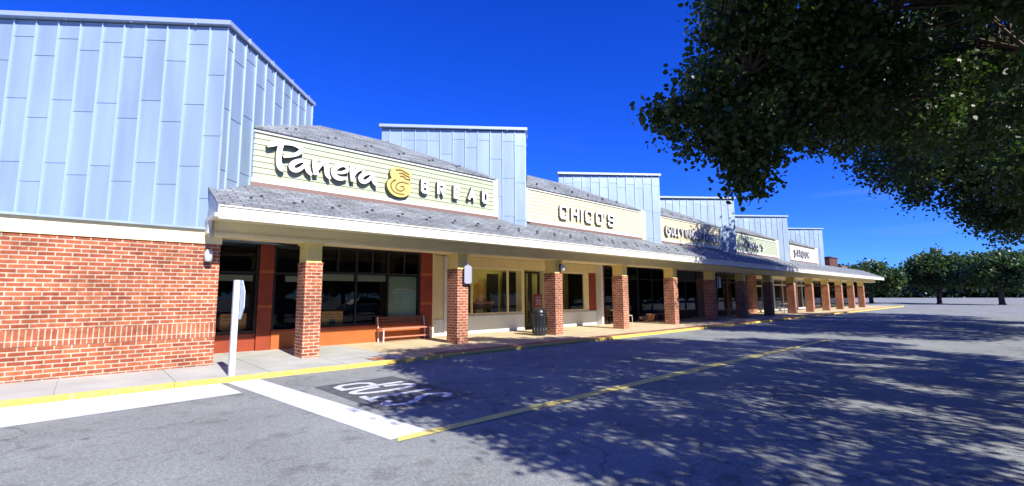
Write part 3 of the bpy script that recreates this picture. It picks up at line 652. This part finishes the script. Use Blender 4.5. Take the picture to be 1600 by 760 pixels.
# ================================================================= STREET FURNITURE
# stop sign seen from behind
t = thing('stop_sign', 'pale stop sign seen edge on, standing on a square post at the kerb', 'road sign', (2.14, 10.22, .13))
m = MB(); m.bbox(2.09, 2.19, 10.15, 10.26, .128, 1.93, .008); m.build('post', 'post_white', t)
cz, ro = 1.555, .40
oc = [(10.205+ro*math.cos(R(22.5+45*k)), cz+ro*math.sin(R(22.5+45*k))) for k in range(8)]
m = MB(); m.add([(2.196, y, z) for y, z in oc]+[(2.212, y, z) for y, z in oc], [tuple(range(8))[::-1], tuple(range(8, 16))]+[(i, (i+1) % 8, 8+(i+1) % 8, 8+i) for i in range(8)])
pan = m.build('sign_panel', 'sign_grey', t)
m = MB(); oc2 = [(10.205+.37*math.cos(R(22.5+45*k)), cz+.37*math.sin(R(22.5+45*k))) for k in range(8)]; m.add([(2.214, y, z) for y, z in oc2], [tuple(range(8))]); m.build('sign_face', 'sign_red', pan)
for k, ch in enumerate('STOP'): letter(ch, -.29+k*.155, -.12, .11, .24, .035, (2.2165, 10.205, cz), (0, 1, 0), UZ, (1, 0, 0), .002, ['letter_white', 'letter_white'], pan)
m = MB(); m.box(2.186, 2.195, 10.16, 10.25, 1.28, 1.32); m.box(2.186, 2.195, 10.16, 10.25, 1.76, 1.80); m.build('bracket', 'coping', t)
# bench
t = thing('bench', 'red slatted bench on pale metal legs against the cafe wall', 'bench', (8.0, 14.15, .13))
for i in range(4):
    m = MB(); m.box(7.05, 8.95, 13.84+i*.1, 13.92+i*.1, .545, .58); m.build('seat_slat', 'wood_red', t)
for i in range(3):
    m = MB(); z = .68+i*.09; m.add([(7.05,14.27+i*.02,z),(8.95,14.27+i*.02,z),(8.95,14.29+i*.02,z+.075),(7.05,14.29+i*.02,z+.075),(7.05,14.30+i*.02,z),(8.95,14.30+i*.02,z),(8.95,14.32+i*.02,z+.075),(7.05,14.32+i*.02,z+.075)], [(0,1,2,3),(5,4,7,6),(3,2,6,7),(4,5,1,0),(0,3,7,4),(1,5,6,2)]); m.build('back_slat', 'wood_brown', t)
m = MB(); m.box(7.12, 8.88, 13.9, 13.94, .27, .31); m.build('stretcher', 'wood_red', t)
for x in (7.12, 8.86):
    for y, b2 in ((13.88, 0), (14.24, .1)):
        m = MB(); m.tube([(x, y, .13), (x, y+.0, .5), (x, y+b2*.2, .6)] + ([(x, y+.1, .93)] if b2 else []), .022); m.build('leg', 'pale_leg', t, smooth=True)
# bin
t = thing('litter_bin', 'black round litter bin with domed lid beside the third brick column', 'bin', (12.62, 12.3, .13))
m = MB(); m.lathe(12.62, 12.3, [(.20,.13),(.25,.16),(.255,.2),(.262,.5),(.275,.84),(.285,.86),(.285,.90),(.275,.91)], 28)
for k in range(14):
    a = 2*math.pi*k/14; m.tube([(12.62+.262*math.cos(a),12.3+.262*math.sin(a),.22),(12.62+.283*math.cos(a),12.3+.283*math.sin(a),.83)], .012, 6)
m.build('body', 'black_plastic', t, smooth=True)
m = MB(); m.lathe(12.62, 12.3, [(.28,.912),(.29,.95),(.285,1.0),(.24,1.09),(.17,1.15),(.1,1.17)], 28); m.build('lid', 'black_plastic', t, smooth=True)
m = MB(); m.box(12.54, 12.70, 12.02, 12.06, .98, 1.06); m.build('opening', 'black', t)
# maroon sale sign in the shop entrance
t = thing('sale_sign', 'maroon upright poster sign with pale number behind the litter bin', 'sign', (14.75, 14.5, .13))
m = MB(); m.box(14.48, 14.98, 14.42, 14.45, .92, 1.66); pn = m.build('poster', 'sign_maroon', t)
for ch, x in (('3', 14.56), ('0', 14.76)): letter(ch, x, 1.2, .14, .24, .04, (0, 14.415, 0), UX, UZ, NY, .003, ['plaque', 'plaque'], pn)
m = MB(); m.box(14.56, 14.9, 14.414, 14.419, 1.05, 1.08); m.box(14.56, 14.9, 14.414, 14.419, 1.52, 1.55); m.build('poster_line', 'plaque', pn)
m = MB(); m.tube([(14.73,14.47,.15),(14.73,14.47,1.6)], .018); m.build('stand', 'black', t); m = MB(); m.lathe(14.73, 14.47, [(.2,.13),(.2,.15),(.03,.17)], 20); m.build('base', 'black', t)
# hanging plaques on columns
def plaque(x, label):
    t = thing('hanging_plaque', label, 'sign', (x, 11.8, 2.3), 'pale plaques hung on the columns')
    m = MB(); m.prism([(0,0),(1,0),(1,1),(0,1)], 0, 0) if False else None
    pts = [(-.14,-.24),(-.09,-.28),(.09,-.28),(.14,-.24),(.14,.24),(.09,.29),(-.09,.29),(-.14,.24)]
    m.v += [(x+a, 11.74, 2.27+b) for a, b in pts]+[(x+a, 11.765, 2.27+b) for a, b in pts]
    m.f += [tuple(range(8)), tuple(range(8, 16))[::-1]]+[((i+1)%8, i, 8+i, 8+(i+1)%8) for i in range(8)]; m.m += [0]*10
    m.build('plate', 'plaque', t)
    m = MB(); m.tube([(x-.02,11.90,2.66),(x-.02,11.76,2.66),(x,11.752,2.54)], .018); m.tube([(x-.06,11.86,1.93),(x-.06,11.86,2.68)], .02); m.build('bracket', 'grey_trim', t)
    return t
plaque(8.86, 'pale rounded plaque hanging on the brick column nearest the bench')
plaque(27.0, 'pale plaque hanging on a shaded brick column far along the arcade')
# wall lanterns
def lantern(x, y, z, label):
    t = thing('wall_lamp', label, 'lamp', (x, y, z), 'small wall lamps of the arcade')
    m = MB(); m.box(x-.07, x+.07, y-.03, y, z-.12, z+.14); m.build('back_plate', 'black', t)
    m = MB(); m.lathe(x, y-.11, [(.05,z-.12),(.075,z-.1),(.085,z+.08),(.03,z+.15)], 12); m.build('lamp_shade', 'sign_grey', t, smooth=True)
lantern(1.93, 12.068, 2.5, 'grey wall lamp at the top of the brick end wall')
lantern(13.40, 11.895, 2.66, 'small wall lamp on the cream capital above the litter bin')
# cafe windows: display boxes
def crate(x0, x1, y, label):
    t = thing('display_box', label, 'box', ((x0+x1)/2, y, .13), 'wooden display boxes in the cafe windows')
    m = MB(); m.box(x0, x1, y, y+.3, .13, .60); m.build('plinth', 'interior', t)
    m = MB(); m.box(x0, x1, y, y+.3, .72, 1.15); m.box(x0+.05, x1-.05, y+.05, y+.25, .601, .72); b = m.build('body', 'wood_box', t)
    m = MB(); m.box(x0+.05, x1-.05, y-.012, y-.001, 1.04, 1.06); m.box(x0+.05, x1-.05, y-.012, y-.001, .96, .975); m.build('slat_line', 'wood_brown', b)
    m = MB(); m.box((x0+x1)/2-.1, (x0+x1)/2+.1, y-.012, y-.001, .76, .9); m.build('label_plate', 'dark_green', b)
crate(5.45, 6.12, 14.72, 'orange wooden display box behind the big cafe window')
crate(2.75, 3.38, 14.78, 'orange wooden display box behind the window next to the brick end wall')
# mannequin and table in the clothing store
t = thing('mannequin', 'headless mannequin in the clothing store window, coloured for warm orange lamplight', 'mannequin', (12.35, 15.55, 1.3))
m = MB()
prof = [(1.36,.15,.11),(1.5,.17,.12),(1.68,.13,.10),(1.85,.16,.115),(2.02,.18,.12),(2.12,.17,.10),(2.18,.08,.07),(2.26,.055,.055)]
n = 16; vs = [(12.35+a*math.cos(2*math.pi*k/n), 15.55+b*math.sin(2*math.pi*k/n), z) for z, a, b in prof for k in range(n)]
m.add(vs, [(i*n+k, i*n+(k+1) % n, (i+1)*n+(k+1) % n, (i+1)*n+k) for i in range(len(prof)-1) for k in range(n)]+[tuple(range(n))[::-1], tuple(range(len(vs)-n, len(vs)))])
for s in (-1, 1): m.tube([(12.35+s*.16,15.55,2.09),(12.35+s*.22,15.54,1.9),(12.35+s*.23,15.5,1.65),(12.35+s*.2,15.46,1.5)], [.06,.05,.045,.04])
m.build('torso', 'mannequin', t, smooth=True)
t = thing('display_table', 'wooden display table with folded clothes under the mannequin', 'table', (12.35, 15.5, .13))
m = MB(); m.box(11.8, 12.9, 15.25, 15.85, 1.28, 1.355); m.build('top', 'wood_red', t); m = MB(); m.box(11.86, 12.84, 15.28, 15.8, 1.05, 1.27); m.build('drawer', 'wood_brown', t)
for x in (11.87, 12.8):
    for y in (15.3, 15.78): m = MB(); m.box(x-.03, x+.03, y-.03, y+.03, .125, 1.05); m.build('leg', 'wood_brown', t)
# bistro sets
def chair(x, y, rz_, label, mtl='pale_leg'):
    t = thing('cafe_chair', label, 'chair', (x, y, .13), 'cafe chairs standing under the arcade'); c, s = math.cos(rz_), math.sin(rz_)
    P = lambda a, b, z: (x+a*c-b*s, y+a*s+b*c, z)
    m = MB(); m.prism([P(a, b, 0)[:2] for a, b in ((-.2,-.2),(.2,-.2),(.2,.2),(-.2,.2))], .56, .585); m.build('seat', mtl, t)
    for a in (-.19, .19):
        for b in (-.19, .19): m = MB(); m.tube([P(a*1.1,b*1.15,.128),P(a,b,.57)], .013, 6); m.build('leg', mtl, t)
    m = MB(); m.tube([P(-.19,.19,.57),P(-.19,.25,.95),P(-.1,.27,1.04),P(.1,.27,1.04),P(.19,.25,.95),P(.19,.19,.57)], .014, 6); 
    for a in (-.09, 0, .09): m.tube([P(a,.19,.58),P(a,.265,1.03)], .008, 5)
    m.build('backrest', mtl, t)
def table(x, y, label, mtl='pale_leg'):
    t = thing('cafe_table', label, 'table', (x, y, .13), 'cafe tables standing under the arcade')
    m = MB(); m.lathe(x, y, [(.33,.84),(.35,.85),(.35,.87),(.33,.875)], 24); m.build('tabletop', mtl, t); m = MB(); m.lathe(x, y, [(.2,.13),(.2,.15),(.03,.18),(.025,.84)], 14); m.build('pedestal', 'coping', t)
table(19.9, 13.9, 'round pale cafe table nearest the clothing store'); chair(20.7, 13.9, 1.3, 'pale cafe chair just right of the fourth brick column', 'pale_leg'); chair(19.9, 14.2, .2, 'dark cafe chair behind the table nearest the clothing store', 'wood_brown')
table(41.2, 12.9, 'round cafe table among the far columns', 'sign_grey'); chair(40.3, 12.9, -1.4, 'grey cafe chair left of the far table', 'sign_grey'); chair(42.1, 12.8, 1.5, 'grey cafe chair right of the far table', 'sign_grey')
chair(33.6, 13.9, 2.2, 'pale cafe chair in deep shade between two dark columns', 'pale_leg')
table(24.6, 13.6, 'dark round table between the fifth and sixth brick columns', 'dark_green'); chair(25.5, 13.7, 1.4, 'green chair right of the dark round table', 'dark_green'); chair(23.8, 13.7, -1.4, 'brown chair left of the dark round table', 'wood_brown')
t = thing('planter', 'empty terracotta pot by the dark shop windows', 'planter', (23.0, 13.9, .13))
m = MB(); m.lathe(23.0, 13.9, [(.16,.13),(.22,.5),(.25,.52),(.25,.58),(.21,.58)], 18); m.build('pot', 'terracotta', t, smooth=True)

# ================================================================= TREES
def leaves_mesh(name, centers, size, rs, mtl):
    n = len(centers); c = np.asarray(centers, float)
    u = rs.normal(size=(n, 3)); u[:, 2] -= .45; u /= np.linalg.norm(u, axis=1)[:, None]
    a = rs.normal(size=(n, 3)); v = np.cross(u, a); v /= np.linalg.norm(v, axis=1)[:, None]; nn = np.cross(u, v)
    s = size*rs.uniform(.7, 1.25, (n, 1)); hw = .46*s
    K = 6
    V = np.stack([c, c+u*s*.25+v*hw*.85+nn*s*.06, c+u*s*.6+v*hw*.8+nn*s*.08, c+u*s*1.0-nn*s*.05, c+u*s*.6-v*hw*.8+nn*s*.08, c+u*s*.25-v*hw*.85+nn*s*.06], axis=1).reshape(-1, 3)
    me = bpy.data.meshes.new(name); me.vertices.add(K*n); me.vertices.foreach_set('co', V.ravel())
    me.loops.add(K*n); me.loops.foreach_set('vertex_index', np.arange(K*n)); me.polygons.add(n)
    me.polygons.foreach_set('loop_start', np.arange(n)*K); me.polygons.foreach_set('loop_total', np.full(n, K))
    me.materials.append(MATS[mtl]); me.update(); me.validate(); return me
def tree(name, label, loc, lobes, per, seed, size=.11, trunk_r=.2, fork=2.2, spread=.26, group='shade trees of the parking lot', leafm='leaf', clumps_k=9.0, dens=None):
    """lobes relative to loc: (x,y,z,rx,ry,rz)"""
    rs = np.random.RandomState(seed)
    t = thing(name, label, 'tree', loc, group)
    og = Vector(loc); m = MB(); tw = MB()
    cz = np.mean([l[2] for l in lobes]); 
    m.tube([og+Vector(p) for p in ((0,0,-.05),(0,0,.25),(.05,.03,fork*.6),(.02,-.03,fork))], [trunk_r*1.5, trunk_r*1.08, trunk_r, trunk_r*.92], 12)
    m.build('trunk', 'bark', t, smooth=True)
    cen = []
    order = sorted(range(len(lobes)), key=lambda i: -lobes[i][3]); nodes = []
    mains = order[:max(3, min(6, len(lobes)//4))]
    for rank, li in enumerate(mains+sorted([i for i in range(len(lobes)) if i not in mains], key=lambda i: Vector(lobes[i][:3]).length)):
        x, y, z, rx, ry, rzz = lobes[li]
        p3 = og+Vector((x, y, z))
        if rank < len(mains): p0 = og+Vector((0, 0, fork-.1)); rr0 = trunk_r*.6
        else: p0, rr0 = min(nodes, key=lambda q: (q[0]-p3).length+q[1]*2); rr0 = max(rr0*.75, .02)
        d = p3-p0; p1 = p0+Vector((d.x*.3, d.y*.3, d.z*.42+.05)); p2 = p0+Vector((d.x*.65, d.y*.65, d.z*.76+.05))
        rad = [rr0, rr0*.8, rr0*.6, rr0*.35]
        L0 = MB(); L0.tube([p0, p1, p2, p3], rad, 8); L0.build('limb', 'bark', t, smooth=True)
        nodes += [(p1, rad[1]), (p2, rad[2]), (p3, rad[3])]
        nc = max(10, int(clumps_k*(rx*ry*rzz)**.72)) if dens is None else max(6, int(dens*rx*rx))
        for k in range(nc):
            q = rs.normal(size=3); q /= np.linalg.norm(q); rr = rs.uniform(.35, 1)**.5*(1.22 if rs.uniform() < .14 else 1)
            cp = Vector((x+q[0]*rx*rr, y+q[1]*ry*rr, z+q[2]*rzz*rr))
            w_ = og+cp; st = p2.lerp(p3, rs.uniform(0, 1)); mid = st.lerp(w_, .55)+Vector((0, 0, .15))
            tw.tube([st, mid, w_], [.028, .016, .006], 4)
            cnt = rs.poisson(per); off = rs.normal(size=(cnt, 3))*[spread, spread, spread*.75]
            cen.append(np.array(cp)+off)
    tw.build('twigs', 'bark', t)
    me = leaves_mesh('crown', np.concatenate(cen), size, rs, leafm); o = bpy.data.objects.new('crown', me); col.objects.link(o); o.parent = t
    return t
# near tree, right of the camera: crown of many small lobes (absolute x, y, z, radius)
NEAR = [(7.75,2.78,3.62,.32),(7.62,2.72,3.45,.22),(6.25,3.3,4.2,.26),(7.0,3.0,3.9,.4),(7.3,2.85,6.1,.52),(6.78,3.05,4.9,.46),(6.45,3.28,4.2,.36),(7.25,2.86,4.3,.70),(7.73,2.75,5.3,.85),(7.52,2.74,3.72,.32),(8.22,2.53,4.05,.42),(8.48,2.34,4.9,.86),
 (8.25,2.43,6.1,.95),(8.98,2.0,4.5,.62),(9.02,1.83,5.6,1.05),(6.6,2.4,6.6,.7),(5.0,1.3,5.9,.9),(4.6,-.2,5.6,.95),(3.7,-2.0,5.3,1.0),(3.9,-3.3,5.0,.95),(5.2,-1.6,6.2,1.2),(5.6,.3,6.9,1.1),
 (5.4,-3.6,5.2,1.1),(7.0,-2.8,5.2,1.2),(7.2,-.6,6.6,1.3),(7.4,1.4,7.1,1.2),(8.8,-4.0,5.2,1.2),(9.2,-1.0,7.4,1.4),(9.6,.8,6.6,1.3),(10.6,2.7,6.2,1.1),(10.6,1.2,5.0,1.1),(11.0,-2.4,5.8,1.3),
 (10.8,-4.4,5.3,1.1),(12.0,.4,6.4,1.3),(12.2,2.4,5.6,1.1),(12.8,-1.6,6.2,1.2),(13.2,-3.8,5.6,1.1),(13.9,.8,5.6,1.1),(14.4,-1.0,5.6,1.0),(9.4,3.1,7.2,.9),(9.0,-2.4,5.6,1.1),(6.6,-4.9,4.9,.8),(12.4,-5.2,5.0,.9),(7.2,-1.4,5.0,.9)]
NEAR += [(8.2,3.0,6.6,.6),(9.8,3.3,6.3,.7),(11.6,3.2,6.0,.7),(6.2,-.4,5.6,.9),(8.4,-.8,5.6,1.0),(4.4,-.9,6.2,.8),(2.9,-.6,5.3,.6),(3.3,-1.6,5.3,.7),(5.0,1.9,6.8,.5),(5.6,2.2,7.1,.6),(2.9,-3.2,5.0,.55),(3.4,-4.3,4.9,.6),(4.2,-5.0,4.8,.6),(8.5,-5.8,5.0,1.0),(10.4,-6,5.0,1.0),(5.2,-5.0,4.8,.8),(13.5,-6,5.2,1.2),(15.6,-4,5.5,1.2),(16,-1.6,5.8,1.2),(17.6,-3,5.6,1.1),(15.2,-6.2,5.2,1.0)]
T0 = (9.0, -2.2, RZ)
tree('shade_tree', 'leafy shade tree overhanging the parking lane, nearest the camera', T0,
     [(x-T0[0], y-T0[1], z-T0[2], r, r, r*.82) for x, y, z, r in NEAR], 74, 11, size=.086, dens=46, spread=.155)
FARB = [(24,1.6,9.5,2.3),(27,2.8,10.8,2.2),(29.3,1.6,11.0,2.0),(25,0,11.6,2.3),(27.2,3.2,12.4,1.5),(29.9,3.4,11.8,1.5),(28,-1,9.4,2.5),(23.3,-2,7.6,2.2),(29.5,-3,7.8,2.4),(26,3.2,8,1.8),(30.6,2.5,9.0,2.0),
 (22.6,-3.6,5.6,2.0),(25.8,-5.0,5.8,2.1),(29,-6,5.6,2.0),(31,-1.2,6.4,2.0),(26,-2,6.4,2.2),(21.6,-.4,6.6,1.9),(31.6,-4.4,5.6,1.8)]
T1 = (26.0, -2.2, RZ)
tree('shade_tree', 'tall shade tree standing between the near tree and the farthest one', T1,
     [(x-T1[0], y-T1[1], z-T1[2], r, r, r*.85) for x, y, z, r in FARB], 90, 5, size=.17, trunk_r=.3, fork=3.2, spread=.38, dens=10)
FARC = [(31.8,1.2,10.2,2.2),(33.4,2.6,11.4,1.9),(35.6,1.2,9.8,2.1),(34,-1,8.5,2.4),(37,-2,8,2.4),(32.4,3.0,8.4,1.8),(35.4,2.6,8.0,1.7),(33,-4,6,2.1),(36.4,-5.4,5.8,2.1),(39.6,-3.2,6.2,2.1),(40.6,.4,7.4,2.0),(43,-3,6,1.9),(44.6,-.6,6.6,1.9),(36,0,6.6,2.0)]
T2 = (36.5, -2.0, RZ)
tree('shade_tree', 'tall shade tree farthest along the parking lane', T2,
     [(x-T2[0], y-T2[1], z-T2[2], r, r, r*.85) for x, y, z, r in FARC], 90, 8, size=.18, trunk_r=.3, fork=3.0, spread=.4, dens=9)
for k, (x, y, s) in enumerate([(92, 2, 1.0), (100, 9, 1.1), (96, 17, .95), (110, 25, 1.0)]):
    tree('distant_tree', ['rightmost round tree on the far horizon', 'large round tree in the middle of the far row beyond the lot', 'rounded tree just right of the far end of the arcade roof', 'tree half hidden behind the far end of the arcade'][k],
         (x, y, RZ), [(0,0,5*s,3.2*s,3.2*s,2.4*s), (2*s,2*s,4.4*s,2.4*s,2.4*s,2*s), (-1.5*s,-2.6*s,4.2*s,2.4*s,2.4*s,1.8*s)], 60, 30+k, size=.4, trunk_r=.3, fork=1.6, spread=.5, group='round trees far beyond the arcade', leafm='leaf_far', clumps_k=7)

# ================================================================= BEHIND THE CAMERA (seen only as reflections in the shop windows)
for k in range(8):  # unseen tree row added to keep bright sky out of the window reflections
    tree('distant_tree', 'bushy tree added behind the camera to darken the shop window reflections', (-16+9.5*k+(k*37 % 5)*.4, -27-(k*53 % 4), RZ),
         [(0,0,5.5,3.8,3.4,2.8), (2.4,1,4.4,3.0,2.6,2.2), (-2.4,.6,4.8,3.0,2.6,2.4), (.4,.4,8.2,3.0,2.8,2.4)], 80, 60+k, size=.45, trunk_r=.25, fork=1.8, spread=.55, group='trees added for the window reflections', leafm='leaf_far', clumps_k=8)
def car(x, y, paint, label):
    t = thing('parked_car', label, 'car', (x, y, RZ), 'cars parked behind the camera')
    L2, Wd = 2.25, .88
    prof = [(-2.25,.35),(-2.28,.62),(-2.2,.86),(-1.55,.95),(-1.0,1.02),(1.1,1.02),(1.75,.92),(2.2,.78),(2.28,.55),(2.22,.33)]
    m = MB(); n = len(prof)
    m.add([(x+a, y-Wd, RZ+b) for a, b in prof]+[(x+a, y+Wd, RZ+b) for a, b in prof], [tuple(range(n)), tuple(range(n, 2*n))[::-1]]+[((i+1) % n, i, n+i, n+(i+1) % n) for i in range(n)])
    m.build('body', paint, t)
    cab = [(-1.5,.96),(-1.0,1.38),(-.7,1.44),(.35,1.44),(.6,1.40),(1.25,.98)]; n = len(cab)
    m = MB(); m.add([(x+a, y-Wd*.86+(b-.96)*.25, RZ+b) for a, b in cab]+[(x+a, y+Wd*.86-(b-.96)*.25, RZ+b) for a, b in cab], [tuple(range(n)), tuple(range(n, 2*n))[::-1]]+[((i+1) % n, i, n+i, n+(i+1) % n) for i in range(n)])
    m.build('windows', 'black', t)
    m = MB(); m.box(x-.95, x+.55, y-.66, y+.66, RZ+1.442, RZ+1.47); m.build('roof', paint, t)
    for a in (-1.4, 1.4):
        for sd_ in (-1, 1):
            m = MB(); m.tube([(x+a, y+sd_*(Wd-.16), RZ+.33), (x+a, y+sd_*(Wd+.02), RZ+.33)], .33, 20); wh = m.build('wheel', 'black', t)
            m = MB(); m.tube([(x+a, y+sd_*(Wd+.005), RZ+.33), (x+a, y+sd_*(Wd+.03), RZ+.33)], .2, 14); m.build('rim', 'coping', wh)
    for sd_ in (-1, 1):
        m = MB(); m.box(x+2.1, x+2.25, y+sd_*.72-.14, y+sd_*.72+.14, RZ+.62, RZ+.76); m.build('headlight', 'letter_white', t)
car(11.5, -10.5, 'car_blue', 'dark blue car parked behind the camera'); car(18.2, -9.8, 'car_silver', 'silver car parked behind the camera'); car(25.5, -10.4, 'car_dark', 'charcoal car parked behind the camera')

for k in range(9):  # more added trees out of view, darkening reflections in the far panes
    tree('distant_tree', 'bushy tree added behind the camera to darken the shop window reflections', (64+14*k, -30-(k*53 % 5), RZ),
         [(0,0,6.5,5.8,5.4,3.6), (3.8,1,5,4.6,4,3.2), (-3.8,.6,5.4,4.6,4,3.2)], 70, 90+k, size=.8, trunk_r=.3, fork=2, spread=.9, group='trees added for the window reflections', leafm='leaf_far', clumps_k=4)
rs = np.random.RandomState(4); n = 26000
yy = rs.uniform(-140, 160, n); hh = 7+2.2*np.sin(yy*.11)+1.6*np.sin(yy*.31+1)+1.0*np.sin(yy*.83)
pts = np.stack([rs.uniform(236, 250, n), yy, rs.uniform(0, 1, n)**.8*hh], 1)
o = bpy.data.objects.new('far_woods', leaves_mesh('far_woods', pts, 1.7, rs, 'leaf_far')); col.objects.link(o); o['kind'] = 'stuff'
tag(o, 'low dark band of woods on the horizon beyond the parking lot', 'woods')
